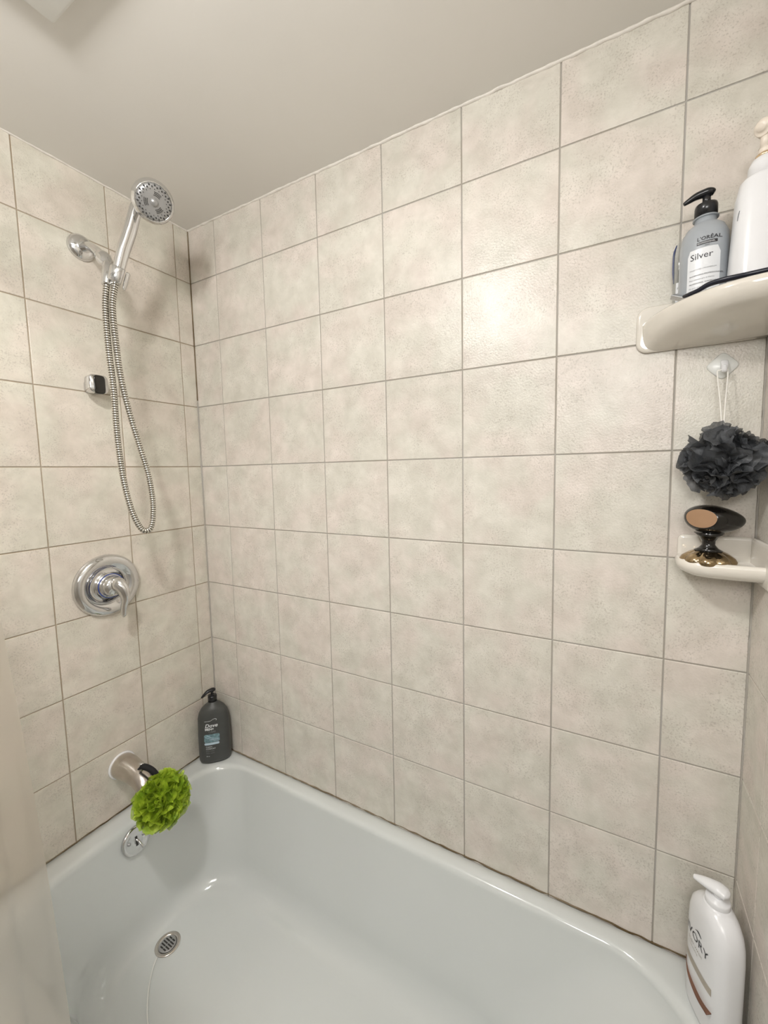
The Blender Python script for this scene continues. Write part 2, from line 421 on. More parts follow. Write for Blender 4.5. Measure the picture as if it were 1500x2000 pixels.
for k in range(1, 8):      # generous fillet down to the floor
    a = math.radians(90 * k / 7); o = 0.075 * (1 - math.cos(a)); zz = 0.085 * math.sin(a)
    prof.append((b0[0] + o * 0.5, b0[1] - o, b0[2] + o, b0[3] - o, b0[4] - o * .4, b0[5] - o * .7, b0[6] - zz))
b1 = prof[-1]
for d, dz in ((0.05, 0.0012), (0.10, 0.002)):
    prof.append((b1[0] + d, b1[1] - d, b1[2] + d, b1[3] - d, b1[4] * (1 - d * 6), b1[5] * (1 - d * 6), b1[6] - dz))
loft('basin', [rrect(*p) for p in prof], PORC, tub)
FLZ = prof[-1][6]
# drain: chrome ring with a recessed cross-barred strainer
dx, dy = 0.180, -0.340
DZ = TUBZ - 0.022 - 0.235 - 0.085 - 0.0010 - 0.0014
dr = lathe('drain', [(0.0335, 0.0), (0.0335, 0.0012), (0.031, 0.0026), (0.026, 0.0024), (0.0235, 0.0008), (0.0235, -0.001)], CHROMED, tub, n=40, origin=(dx, dy, DZ))
st = lathe('strainer', [(0.0228, 0.0006), (0.021, 0.0016), (0.0, 0.0018)], SATIN, dr, n=30, origin=(dx, dy, DZ))
for k in range(-2, 3):
    L = math.sqrt(0.018 ** 2 - (k * 0.007) ** 2)
    for s in (-1, 1):
        box('slot', (dx + min(s * 0.0012, s * L), dx + max(s * 0.0012, s * L), dy + k * 0.007 - 0.0016, dy + k * 0.007 + 0.0016, DZ + 0.0012, DZ + 0.0024), NOZZLE, dr)
# overflow plate on the tub's end wall, below the spout
ov = thing('overflow_plate', 'round chrome overflow plate with trip lever, on the tub end under the spout', 'overflow plate', (0.0800, -0.353, 0.367), 0)
ov.rotation_euler = (0, -math.radians(11), 0)
lathe('plate', [(0.039, -0.002), (0.039, 0.003), (0.036, 0.006), (0.030, 0.0065), (0.026, 0.0045), (0.010, 0.0055), (0.0, 0.006)], CHROME, ov, n=48, axis='x')
for y in (-0.02, 0.02):
    lathe('screw', [(0.0045, 0.003), (0.004, 0.007), (0.0, 0.0082)], SATIN, ov, n=16, axis='x', origin=(0, y, 0.004))
box('lever_slot', (0.0045, 0.0066, -0.003, 0.003, -0.014, 0.012), NOZZLE, ov)
tube('trip_lever', [(0.005, 0, 0.004), (0.016, 0.001, 0.0), (0.024, 0.003, -0.010), (0.026, 0.005, -0.018)], [0.0035, 0.003, 0.0035, 0.004], CHROME, ov, n=10)
# trickle of water running from the drain side
pts = [(0.185, -0.375), (0.205, -0.400), (0.24, -0.432), (0.285, -0.462), (0.33, -0.482), (0.37, -0.50)]
WATER = simple('water_film', (0.84, 0.84, 0.81), 0.15, var=0.01)
w = tube('water_trickle', [(x, y, DZ + 0.0035 - 0.0079 * (x - 0.18) + (0.007 if i > 3 else 0.002) * (i / 5)) for i, (x, y) in enumerate(pts)], [(0.0016, 0.0008)] * 6, WATER, None, n=8)
w['label'] = 'thin pale trickle of water on the tub floor leading to the drain'; w['category'] = 'water'

# ------------------------------------------------------------------ shower set
sh = thing('hand_shower', 'chrome hand shower on a wall arm with a looping metal hose', 'shower', (0, -0.330, 2.040))
def L(p): return (p[0], p[1] + 0.330, p[2] - 2.040)
lathe('flange', [(0.0335, 0.0), (0.033, 0.005), (0.028, 0.012), (0.019, 0.016), (0.013, 0.018), (0.012, 0.03)], CHROME, sh, n=40, axis='x')
tube('shower_arm', [L(p) for p in [(0.012, -0.330, 2.038), (0.05, -0.332, 2.028), (0.090, -0.336, 2.004), (0.122, -0.339, 1.978)]], [0.0125, 0.0122, 0.0122, 0.0122], CHROME, sh, n=20)
tube('ball_joint', [L(p) for p in [(0.112, -0.338, 1.986), (0.124, -0.339, 1.976), (0.136, -0.341, 1.965), (0.146, -0.3425, 1.956)]], [0.0165, 0.0185, 0.0155, 0.009], CHROME, sh, n=24)
tube('outlet', [L(p) for p in [(0.142, -0.342, 1.960), (0.150, -0.345, 1.945), (0.155, -0.350, 1.925), (0.156, -0.354, 1.900)]], [0.010, 0.0125, 0.0125, 0.0118], CHROME, sh, n=20)
# clip that grips the handle: C-shaped cradle
hb = Vector((0.172, -0.338, 1.918)); ht = Vector((0.213, -0.303, 2.085)); hd = (ht - hb).normalized()
side = Vector((-0.35, -0.85, 0)); side = (side - hd * side.dot(hd)).normalized(); frt = hd.cross(side).normalized()
rings = []
def clipring(off, ro, ri):
    c = hb + hd * off; out = []
    for k in range(17):
        a = math.radians(-125 + 250 * k / 16); out.append(c + (side * math.cos(a) + frt * math.sin(a)) * ro)
    for k in range(17):
        a = math.radians(125 - 250 * k / 16); out.append(c + (side * math.cos(a) + frt * math.sin(a)) * ri)
    return [L(p) for p in out]
loft('holder_clip', [clipring(-0.012, 0.0175, 0.0135), clipring(-0.010, 0.019, 0.013), clipring(0.022, 0.0205, 0.0138), clipring(0.024, 0.0195, 0.0142)], CHROME, sh)
tube('clip_tab', [L(hb + hd * o + (-side) * 0.020 - frt * 0.004) for o in (-0.018, 0.0, 0.022, 0.026)], [(0.006, 0.003), (0.0095, 0.004), (0.0095, 0.004), (0.006, 0.003)], CHROME, sh, n=14)
tube('handle', [L(p) for p in [tuple(hb - hd * 0.012), (0.175, -0.3355, 1.935), (0.186, -0.325, 1.985), (0.199, -0.3125, 2.035), tuple(ht), (0.222, -0.297, 2.108)]],
     [0.0110, (0.0132, 0.0130), (0.0158, 0.0140), (0.0168, 0.0145), (0.0155, 0.0138), 0.013], CHROME, sh, n=24)
# shower head: built along +z then turned to its facing direction
hc = Vector((0.2655, -0.2910, 2.0955)); nrm = Vector((0.774, -0.32, -0.547)).normalized()
hr = bpy.data.objects.new('head', None); 
hm = loft('head', [[(r * math.cos(2 * math.pi * j / 48), r * math.sin(2 * math.pi * j / 48), h) for j in range(48)] for r, h in
     [(0.001, -0.052), (0.014, -0.051), (0.025, -0.045), (0.032, -0.033), (0.037, -0.019), (0.044, -0.009), (0.0485, 0.0), (0.050, 0.006), (0.0495, 0.011), (0.046, 0.0145), (0.0445, 0.0185), (0.043, 0.0200), (0.041, 0.0195), (0.0405, 0.0185), (0.001, 0.0185)]], CHROME, sh)
bpy.data.objects.remove(hr)
hm.scale = (0.94, 0.94, 1.0); hm.location = L(hc); hm.rotation_euler = nrm.to_track_quat('Z', 'Y').to_euler()
lathe('face_plate', [(0.0405, 0.0180), (0.0400, 0.0196), (0.030, 0.0206), (0.0, 0.0212)], SATIN, hm, n=48)
bm = bmesh.new()
def dot(x, y, r, h=0.0226):
    a = bmesh.ops.create_cone(bm, cap_ends=True, segments=8, radius1=r, radius2=r * 0.7, depth=0.003)
    for v in a['verts']: v.co += Vector((x, y, h - 0.001))
for k in range(36):
    a = 2 * math.pi * k / 36; rr = 0.0375 if k % 2 else 0.0335; dot(rr * math.cos(a), rr * math.sin(a), 0.0021)
for k in range(18):
    a = 2 * math.pi * (k + .5) / 18; dot(0.0285 * math.cos(a), 0.0285 * math.sin(a), 0.0011)
frombm('nozzles', bm, NOZZLE, hm)
for g in range(3):
    bm = bmesh.new(); ga = math.radians(70 + 120 * g)
    for q in range(-3, 4):
        for rr in (0.016, 0.0195, 0.023):
            a = ga + q * 0.13 * (0.9 if rr > 0.018 else 1.1); dot(rr * math.cos(a), rr * math.sin(a), 0.0011)
    frombm('spray_cluster', bm, NOZZLE, hm)
lathe('mode_disc', [(0.0095, 0.0205), (0.0092, 0.0232), (0.0, 0.0236)], SATIN, hm, n=28)
tube('head_neck', [L(p) for p in [(0.214, -0.302, 2.086), (0.220, -0.298, 2.105), (0.224, -0.293, 2.126), (0.222, -0.290, 2.150)]], [0.0135, 0.018, 0.021, 0.010], CHROME, sh, n=20)
# hose: corrugated, two material slots
hp = [(0.156, -0.354, 1.906), (0.155, -0.361, 1.844), (0.158, -0.363, 1.745), (0.160, -0.3595, 1.644), (0.163, -0.361, 1.529), (0.165, -0.356, 1.425), (0.165, -0.343, 1.344), (0.166, -0.325, 1.291), (0.168, -0.308, 1.276), (0.170, -0.293, 1.290), (0.172, -0.287, 1.346), (0.173, -0.294, 1.423), (0.173, -0.313, 1.505), (0.172, -0.332, 1.589), (0.170, -0.3445, 1.671), (0.168, -0.349, 1.746), (0.167, -0.3505, 1.845), (0.170, -0.340, 1.912)]
path = catmull([L(p) for p in hp], 40)
cum = [0.0]
for a, b in zip(path, path[1:]): cum.append(cum[-1] + (b - a).length)
tot = cum[-1]; pitch = 0.0060; nr = int(tot / pitch); pos = []
def at(s):
    import bisect
    i = min(max(bisect.bisect(cum, s) - 1, 0), len(path) - 2); t = (s - cum[i]) / (cum[i + 1] - cum[i] + 1e-9); return path[i].lerp(path[i + 1], t)
vsx = []; fsx = []; mi = []; prev = None; nseg = 14; cnt = 0; R0 = 0.0074
for i in range(nr):
    for f, r in ((0.0, R0 * .86), (0.22, R0 * .86), (0.30, R0 * .98), (0.62, R0 * 1.02), (0.92, R0 * .98)):
        s = (i + f) * pitch; p = at(s); d = (at(min(s + 0.002, tot)) - at(max(s - 0.002, 0))).normalized()
        if prev is None: sv = d.cross(Vector((1, 0, 0)))
        else: sv = prev - d * prev.dot(d)
        sv.normalize(); prev = sv; uv = d.cross(sv)
        for j in range(nseg):
            a = 2 * math.pi * j / nseg; vsx.append(tuple(p + (sv * math.cos(a) + uv * math.sin(a)) * r))
        if cnt:
            for j in range(nseg):
                fsx.append(((cnt - 1) * nseg + j, (cnt - 1) * nseg + (j + 1) % nseg, cnt * nseg + (j + 1) % nseg, cnt * nseg + j)); mi.append(1 if f in (0.22, 0.30) or f == 0.0 else 0)
        cnt += 1
me = bpy.data.meshes.new('hose'); me.from_pydata(vsx, [], fsx); me.update()
bm = bmesh.new(); bm.from_mesh(me); bm.faces.ensure_lookup_table()
for k, f in enumerate(bm.faces): f.material_index = mi[k]
bmesh.ops.recalc_face_normals(bm, faces=bm.faces); bm.to_mesh(me); bm.free()
link('hose', me, [simple('hose_steel', (0.78, 0.76, 0.70), 0.16, 1.0), GROOVE], sh)

# wall bracket (unused holder cup), chrome
hk = thing('wall_bracket', 'small chrome wedge-shaped wall bracket left of the hose', 'bracket', (0, -0.335, 1.674))
def wedge(x, w, h, zc, n=4): return [(x, y, z) for _, y, z in [(0, *p) for p in [(c * w, zc + s * h) for c, s in [(math.copysign(abs(math.cos(t)) ** .45, math.cos(t)), math.copysign(abs(math.sin(t)) ** .45, math.sin(t))) for t in [2 * math.pi * k / 28 for k in range(28)]]]]]
loft('bracket_body', [wedge(0.0, .016, .016, -0.004), wedge(0.012, .016, .016, -0.004), wedge(0.020, .023, .024, 0), wedge(0.044, .0245, .0245, 0.001), wedge(0.048, .022, .022, 0.001)], CHROME, hk)
loft('cradle', [[(x, y, z) for x, y, z in r] for r in [wedge(0.034, .012, .0245, -0.0008), wedge(0.046, .014, .0248, -0.0010), wedge(0.0495, .014, .0240, -0.001), wedge(0.0500, .012, .020, -0.001)]], DARKBR, hk)['label'] = 'dark glossy inner cradle'

# ------------------------------------------------------------------ valve
va = thing('shower_valve', 'large round chrome mixing valve with curved lever, below the hose loop', 'shower valve', (0, -0.334, 1.113))
lathe('escutcheon', [(0.0885, 0.0), (0.0885, 0.004), (0.086, 0.010), (0.080, 0.0155), (0.072, 0.0175), (0.062, 0.0155), (0.054, 0.0100), (0.049, 0.0075), (0.040, 0.0085), (0.036, 0.012), (0.034, 0.018)], CHROME, va, n=72, axis='x')
# raised swirl on the escutcheon
sw = [(math.radians(a), r) for a, r in ((75, .050), (40, .047), (0, .045), (-40, .045), (-80, .047), (-120, .052), (-150, .060), (-175, .068))]
tube('swirl_ridge', [(0.0105 + 0.0055 * (k / 7), r * math.cos(a), r * math.sin(a)) for k, (a, r) in enumerate(sw)], [(.0015, .0008), (.004, .002), (.005, .003), (.005, .003), (.005, .003), (.004, .003), (.003, .002), (.001, .0008)], CHROME, va, n=12)
lathe('hub', [(0.034, 0.008), (0.034, 0.022), (0.0325, 0.024), (0.030, 0.0245), (0.0295, 0.030), (0.027, 0.040), (0.021, 0.047), (0.0, 0.050)], CHROME, va, n=48, axis='x')
lathe('blue_temperature_ring', [(0.0352, 0.0225), (0.0352, 0.0236), (0.0335, 0.0238)], simple('blue_indicator', (0.03, 0.06, 0.25), 0.3), va, n=48, axis='x')
tube('lever', [(0.036, 0.004, 0.006), (0.050, 0.006, 0.003), (0.062, 0.010, -0.012), (0.066, 0.012, -0.034), (0.060, 0.010, -0.058), (0.056, 0.010, -0.082), (0.055, 0.010, -0.090)],
     [(0.022, 0.020), (0.022, 0.018), (0.019, 0.014), (0.0135, 0.010), (0.0105, 0.0075), (0.0085, 0.006), (0.003, 0.003)], CHROME, va, n=20, up=(0, 1, 0))

# ------------------------------------------------------------------ tub spout
sp = thing('tub_spout', 'worn satin-chrome tub spout with diverter knob, above the tub end', 'tub spout', (0, -0.334, 0.560))
lathe('wall_collar', [(0.0385, 0.0), (0.0385, 0.003), (0.036, 0.0045)], WHITEP, sp, n=40, axis='x')
tube('spout_body', [(0.002, 0, 0), (0.03, 0, 0.001), (0.065, 0, 0.000), (0.095, -0.001, -0.006), (0.118, -0.002, -0.020), (0.128, -0.003, -0.042), (0.129, -0.003, -0.054)],
     [(0.035, 0.035), (0.0345, 0.034), (0.031, 0.030), (0.0275, 0.027), (0.025, 0.025), (0.0225, 0.022), (0.021, 0.020)], CHROMED, sp, n=32, up=(0, 1, 0))
tube('diverter_knob', [(0.104, 0.0, 0.014), (0.105, 0, 0.030), (0.105, 0, 0.034), (0.105, 0, 0.042)], [0.0035, 0.0035, 0.0075, 0.0065], CHROME, sp, n=18)

# ------------------------------------------------------------------ bath puffs
def puff(name, parent, mat, rad, n, amp, freq, seed, seglen=70, inner=0.30, nv=5, arcs=(1.6, 3.6), ep=0.3):
    rng = random.Random(seed); vs = []; fs = []
    for q in range(n):
        ax = Vector((rng.gauss(0, 1), rng.gauss(0, 1), rng.gauss(0, 1))).normalized()
        e1 = ax.orthogonal().normalized(); e2 = ax.cross(e1)
        lat = rng.uniform(-0.75, 0.75); arc = rng.uniform(*arcs); a0 = rng.uniform(0, 6.28)
        ro = rng.uniform(0.80, 1.03); ph = rng.uniform(0, 6.28); fr = freq * rng.uniform(0.75, 1.3); am = amp * rng.uniform(0.6, 1.2); base = len(vs)
        for i in range(seglen + 1):
            a = a0 + arc * i / seglen; edge = math.sin(math.pi * i / seglen) ** ep
            for j in range(nv + 1):
                v = j / nv; r = inner + (ro * (0.55 + 0.45 * edge) - inner) * v
                r += 0.05 * math.sin(fr * 1.7 * a + ph * 2) * v
                la = lat + am * v ** 1.3 * math.sin(fr * a + ph) + 0.18 * am * v * math.sin(2.3 * fr * a + 1.3 * ph) + 0.22 * (1 - v) ** 2 * 0
                la += 0.25 * v * v * math.sin(a * 2 + ph)
                d = (e1 * math.cos(a) + e2 * math.sin(a)) * math.cos(la) + ax * math.sin(la)
                p = d * r; p += Vector((mnoise.noise(d * 6 + ax * 9), mnoise.noise(d * 6 + ax * 3 + Vector((5, 0, 0))), mnoise.noise(d * 6 - ax * 5))) * 0.10 * v
                vs.append((p.x * rad[0], p.y * rad[1], p.z * rad[2]))
        for i in range(seglen):
            for j in range(nv):
                a = base + i * (nv + 1) + j; fs.append((a, a + 1, a + nv + 2, a + nv + 1))
    me = bpy.data.meshes.new(name); me.from_pydata(vs, [], fs)
    o = link(name, me, mat, parent); o['kind'] = 'stuff'; return o
hook = thing('adhesive_hook', 'translucent white diamond-shaped adhesive hook under the corner shelf', 'hook', (1.441, 0, 1.600))
def rsq(y, s, r):
    pts = []
    for k in range(40):
        t = 2 * math.pi * k / 40; c, sn = math.cos(t), math.sin(t); n = 5
        u = s * math.copysign(abs(c) ** (2 / n), c); v = s * math.copysign(abs(sn) ** (2 / n), sn)
        pts.append(((u - v) * 0.7071, y, (u + v) * 0.7071))
    return pts
loft('base_pad', [rsq(-0.0002, .0185, 0), rsq(-0.002, .0182, 0), rsq(-0.003, .0165, 0)], simple('pearl_plastic', (0.72, 0.73, 0.70), 0.25, var=0.02), hook)
tube('hook_arm', [(0.002, -0.002, 0.008), (0.002, -0.008, 0.000), (0.000, -0.015, -0.010), (-0.001, -0.022, -0.012), (-0.001, -0.025, -0.003)], [(.006, .003), (.0055, .003), (.005, .0028), (.0045, .0025), (.003, .002)], WHITEP, hook, n=14)
pg = thing('bath_puff', 'charcoal grey mesh bath puff hanging by white cord from the wall hook', 'bath puff', (1.436, -0.064, 1.430))
puff('mesh_ruffles', pg, GREYNET, (0.0625, 0.055, 0.0665), 20, 0.36, 4.6, 5, seglen=110, arcs=(3.2, 5.6), ep=0.2, nv=6)
cm = bmesh.new(); bmesh.ops.create_icosphere(cm, subdivisions=3, radius=1.0)
for v in cm.verts: v.co = Vector((v.co.x * .034, v.co.y * .030, v.co.z * .038)) * (1 + .18 * mnoise.noise(v.co * 3))
frombm('mesh_core', cm, simple('charcoal_core', (0.03, 0.032, 0.035), 0.8), pg, True)
def PL(p): return (p[0] - 1.436, p[1] + 0.064, p[2] - 1.430)
tube('cord', [PL(p) for p in [(1.436, -0.050, 1.480), (1.4345, -0.035, 1.53), (1.431, -0.020, 1.583), (1.4345, -0.0195, 1.5895), (1.441, -0.0195, 1.5895), (1.4455, -0.020, 1.585), (1.4415, -0.035, 1.53), (1.438, -0.050, 1.480)]], 0.0011, CORD, pg, n=8)
pn = thing('bath_puff', 'lime green mesh bath puff hung from the tub spout by a black strap', 'bath puff', (0.183, -0.328, 0.514))
puff('mesh_ruffles', pn, GREENNET, (0.062, 0.078, 0.078), 38, 0.40, 8.0, 11, seglen=110, arcs=(2.4, 4.6), ep=0.25)
cm = bmesh.new(); bmesh.ops.create_icosphere(cm, subdivisions=3, radius=1.0)
for v in cm.verts: v.co = Vector((v.co.x * .036, v.co.y * .046, v.co.z * .046)) * (1 + .2 * mnoise.noise(v.co * 3))
frombm('mesh_core', cm, simple('lime_core', (0.22, 0.36, 0.01), 0.8), pn, True)
def QL(p): return (p[0] - 0.183, p[1] + 0.328, p[2] - 0.514)
tube('strap', [QL(p) for p in [(0.106, -0.345, 0.590), (0.120, -0.336, 0.597), (0.137, -0.324, 0.585), (0.150, -0.318, 0.567), (0.164, -0.314, 0.545), (0.178, -0.314, 0.520)]], [(.002, .002), (.008, .0085), (.0075, .008), (.007, .008), (.008, .0085), (.008, .009)], BLACKM, pn, n=12, up=(0, 1, 1))['label'] = 'black fabric hanging strap'

# ------------------------------------------------------------------ pump bottles
def pump(parent, zc, r, hcol, stemh, mat, noz, rstem=0.0045, hr=0.0085, cap2=None, droop=0.006, ang=0.0, wide=1.0, tall=1.0):
    """collar from zc upward, stem and a nozzle that points along local angle `ang`"""
    lathe('collar', [(r, zc), (r, zc + hcol * 0.8), (r * 0.94, zc + hcol * 0.97), (r * 0.5, zc + hcol), (rstem * 1.3, zc + hcol * 1.02), (rstem * 1.2, zc + hcol * 1.1)], cap2 or mat, parent, n=36)
    lathe('stem', [(rstem, zc + hcol * 0.9), (rstem, zc + hcol + stemh)], mat, parent, n=20)
    zt = zc + hcol + stemh; c, s = math.cos(ang), math.sin(ang)
    P = [(-hr * 1.15, -0.001), (-hr * 0.8, 0.001), (0, 0.002), (noz * 0.45, 0.0), (noz * 0.8, -droop * 0.6), (noz, -droop)]
    tube('pump_head', [(x * c, x * s, zt + z) for x, z in P],
         [(0.005, 0.0035), (hr * 0.95 * wide, 0.0055 * tall), (hr * wide, 0.0065 * tall), (hr * 0.75, 0.0055 * tall), (0.0045 * tall, 0.004 * tall), (0.0028 * tall, 0.0028 * tall)], mat, parent, n=20)
# grey body wash bottle, far left corner of the rim
zb = tubz(0.06)
dv = thing('pump_bottle', 'dark slate-grey body wash pump bottle in the far left corner of the tub rim', 'bottle', (0.058, -0.056, zb), math.radians(46))
ds = [(0.0, .044, .026, 2.6), (0.003, .050, .030, 2.6), (0.012, .0525, .0325, 2.6), (0.10, .0525, .0325, 2.6), (0.160, .0505, .0315, 2.5), (0.176, .0465, .030, 2.4), (0.190, .038, .027, 2.3), (0.200, .027, .023, 2.1), (0.206, .017, .017, 2.0), (0.214, .0145, .0145, 2.0)]
body('bottle_body', ds, SLATE, dv)
pump(dv, 0.208, 0.0150, 0.026, 0.016, BLACKP, 0.036, ang=math.radians(205), hr=0.009, droop=0.014)
text('lettering', 'Dove', 0.0185, -0.026, 0.134, ds, WHITEINK, dv, shear=0.25, bold=0.0004)
text('lettering', 'MEN+', 0.0110, -0.026, 0.124, ds, WHITEINK, dv, bold=0.0004)
text('lettering', 'CARE', 0.0095, -0.015, 0.1145, ds, GREYINK, dv)
tube('emblem', [surf(ds, u, z, 0.0006) for u, z in ((-0.026, 0.156), (-0.008, 0.157), (0.000, 0.161), (0.008, 0.163), (0.013, 0.160), (0.011, 0.157))], [(.0009, .0004)] * 6, WHITEINK, dv, n=6, k=4)
decal('picture_panel', -0.030, 0.020, 0.080, 0.109, ds, TEALINK, dv, rc=0.004)
for k, (za, zb_) in enumerate(((0.100, 0.088), (0.106, 0.092), (0.090, 0.084))):
    tube('wave_streak', [surf(ds, u, z, 0.0006) for u, z in ((-0.026 + k * .006, za), (-0.008 + k * .003, zb_ + .004), (0.006, zb_), (0.017, zb_ - 0.001))], [(.0014, .0003)] * 4, ICEINK, dv, n=6, k=4)
decal('white_band', -0.030, 0.018, 0.071, 0.079, ds, ICEINK, dv, eps=0.0003, rc=0.003)
for k, (s_, sz) in enumerate((('CLEAN', .0065), ('COMFORT', .0065), ('BODY WASH', .0045), ('FACE + BODY', .0045))):
    text('lettering', s_, sz, -0.026, 0.062 - 0.0075 * k, ds, WHITEINK if k < 2 else GREYINK, dv)
text('lettering', '30 oz', .005, -0.026, 0.029, ds, WHITEINK, dv)

# silver shampoo on the corner shelf
SHZ = 1.690
sv = thing('pump_bottle', 'translucent silver shampoo bottle with black pump on the corner shelf', 'bottle', (1.398, -0.064, SHZ), math.radians(-22))
ss = [(0.0, .029, .029, 2.2), (0.002, .032, .032, 2.2), (0.008, .0335, .0335, 2.2), (0.095, .0335, .0335, 2.2), (0.112, .0315, .0315, 2.1), (0.124, .026, .026, 2.0), (0.131, .0175, .0175, 2.0), (0.1335, .0150, .0150, 2.0), (0.143, .0150, .0150, 2.0)]
body('bottle_body', ss, SILVERGEL, sv)
lathe('neck_ring', [(0.0150, 0.1395), (0.0178, 0.1400), (0.0178, 0.1415), (0.0150, 0.1425)], SILVERGEL, sv, n=32)
pump(sv, 0.142, 0.0158, 0.021, 0.017, BLACKP, 0.031, ang=math.radians(205), hr=0.0085, rstem=0.0058, droop=0.008)
decal('paper_label', -0.014, 0.027, 0.008, 0.083, ss, LABELW, sv, rc=0.003)
text('lettering', 'Silver', 0.0135, -0.0105, 0.067, ss, DARKINK, sv, eps=0.0006)
text('lettering', "L'ORÉAL", 0.0080, -0.0020, 0.0945, ss, DARKINK, sv, eps=0.0006, bold=0.0001)
decal('name_band', -0.0020, 0.0235, 0.0880, 0.0925, ss, DARKINK, sv, eps=0.0004)
text('lettering', 'PROFESSIONNEL', 0.0030, -0.0012, 0.0890, ss, WHITEINK, sv, eps=0.0008)
text('lettering', 'PARIS', 0.0022, 0.0090, 0.0848, ss, DARKINK, sv, eps=0.0006)
for k, s_ in enumerate(('VIOLET DYES + MAGNESIUM', 'SHAMPOOING PROFESSIONNEL', 'Pour cheveux gris et blancs', 'PROFESSIONAL SHAMPOO', 'For grey and white hair', 'Champú profesional', 'Shampoo professionale')):
    text('lettering', s_, 0.0029 if k else 0.0027, -0.0105, 0.0500 - 0.0062 * k - (0.003 if k else 0), ss, GREYINK if k != 1 and k != 3 else DARKINK, sv, eps=0.0006)

# clear bottle standing behind it
cb = thing('clear_bottle', 'clear plastic flat bottle with a printed back label, behind the silver shampoo', 'bottle', (1.404, -0.0155, SHZ), 0)
cs = [(0.0, .040, .012, 4), (0.003, .043, .0145, 4), (0.11, .044, .0145, 4), (0.128, .040, .014, 3.5), (0.140, .030, .012, 3), (0.146, .014, .010, 2.4), (0.152, .012, .009, 2)]
body('bottle_body', cs, CLEARP, cb)
lathe('screw_cap', [(0.0105, 0.150), (0.0105, 0.160), (0.0095, 0.162), (0.0, 0.1625)], SATIN, cb, n=28)
for s in (-1, 1):
    tube('blue_side_strip', [(s * x, -0.004, z) for x, z in ((0.0425, 0.062), (0.0436, 0.080), (0.0440, 0.100), (0.0432, 0.116), (0.0400, 0.128))] , [(.0005, .0008), (.0010, .0018), (.0011, .0018), (.0010, .0018), (.0005, .0008)], simple('navy_strip', (0.02, 0.035, 0.12), 0.3), cb, n=10)
decal('back_label', -0.040, -0.026, 0.004, 0.060, cs, LABELW, cb, eps=0.0005)
for k in range(5):
    text('lettering', ('REF', '250 ml', 'MADE', 'USE', '8.4')[k], 0.0055, -0.0385, 0.048 - 0.010 * k, cs, GREYINK, cb, eps=0.0009)

# large white bottle at the right edge
wt = thing('pump_bottle', 'tall white tapering pump bottle on the shelf at the right edge', 'bottle', (1.4615, -0.1005, SHZ + 0.002), 0)
ws = [(0.0, .034, .031, 2.8), (0.003, .037, .034, 2.8), (0.012, .0378, .0345, 2.8), (0.09, .0345, .031, 2.7), (0.135, .0325, .0285, 2.6), (0.156, .0285, .0255, 2.4), (0.162, .0235, .0225, 2.2), (0.163, .0200, .0200, 2.1), (0.178, .0190, .0190, 2.1), (0.186, .0155, .0155, 2.0), (0.190, .010, .010, 2.0)]
body('bottle_body', ws, WHITEP, wt)
lathe('gold_neck_ring', [(0.0115, 0.188), (0.0115, 0.1925), (0.009, 0.1945)], simple('pale_gold', (0.72, 0.55, 0.36), 0.25, 0.8), wt, n=30)
pump(wt, 0.192, 0.0085, 0.010, 0.026, CREAMP, 0.026, ang=math.radians(50), hr=0.0120, rstem=0.0065, droop=0.006, tall=2.1)
tube('emblem', [surf(ws, u, z, 0.0006) for u, z in ((-0.0318, 0.100), (-0.0312, 0.106), (-0.0306, 0.110), (-0.030, 0.1135))], [(.0006, .0004), (.0012, .0005), (.0012, .0005), (.0005, .0003)], GREYINK, wt, n=8)
for k in range(2):
    tube('slanted_mark', [surf(ws, -0.033 + 0.003 * k + d, 0.010 + d * 1.3, 0.0005) for d in (0, 0.003, 0.006)], 0.0004, GREYINK, wt, n=6, k=2)

# white moisturising body wash, right corner of the tub
zb = tubz(1.46) + 0.0008
iv = thing('pump_bottle', 'white body wash pump bottle in the near right corner of the tub', 'bottle', (1.4560, -0.094, zb), math.radians(-68))
vsx_ = [(0.0, .044, .024, 3), (0.003, .048, .0265, 3), (0.012, .050, .0280, 3), (0.165, .050, .0285, 3), (0.190, .0485, .0285, 2.9), (0.208, .0445, .0275, 2.7), (0.221, .036, .0255, 2.4), (0.229, .025, .022, 2.2), (0.232, .0205, .0205, 2.0), (0.235, .0190, .0190, 2)]
body('bottle_body', vsx_, WHITEP, iv)
pump(iv, 0.226, 0.0185, 0.020, 0.014, WHITEP, 0.036, ang=math.radians(185 + 68 - 30), hr=0.0135, rstem=0.007, droop=0.004, tall=1.45)
text('lettering', 'IVORY', 0.0215, -0.036, 0.146, vsx_, DARKINK, iv, eps=0.0006)
text('lettering', 'BODY WASH', 0.0070, -0.030, 0.132, vsx_, TAUPEINK, iv, eps=0.0006)
text('lettering', 'moisturizing', 0.0060, -0.030, 0.124, vsx_, TAUPEINK, iv, eps=0.0006)
decal('taupe_band', -0.038, 0.034, 0.090, 0.104, vsx_, TAUPEINK, iv, eps=0.0003)
tube('brown_swoosh', [surf(vsx_, u, z, 0.0008) for u, z in ((-0.044, 0.072), (-0.02, 0.062), (0.01, 0.057), (0.036, 0.060))], [(.0012, .0004), (.003, .0005), (.006, .0006), (.009, .0006)], BROWNINK, iv, n=8)
tube('emblem', [surf(vsx_, u, z, 0.0006) for u, z in ((-0.008, 0.169), (0.0, 0.173), (0.008, 0.169))], [(.0005, .0003), (.0015, .0004), (.0005, .0003)], DARKINK, iv, n=8)

# ------------------------------------------------------------------ corner shelf and soap dish
cs_ = thing('corner_shelf', 'bone-white ceramic corner shelf holding the shampoo bottles', 'shelf', (1.309, 0, 1.640))
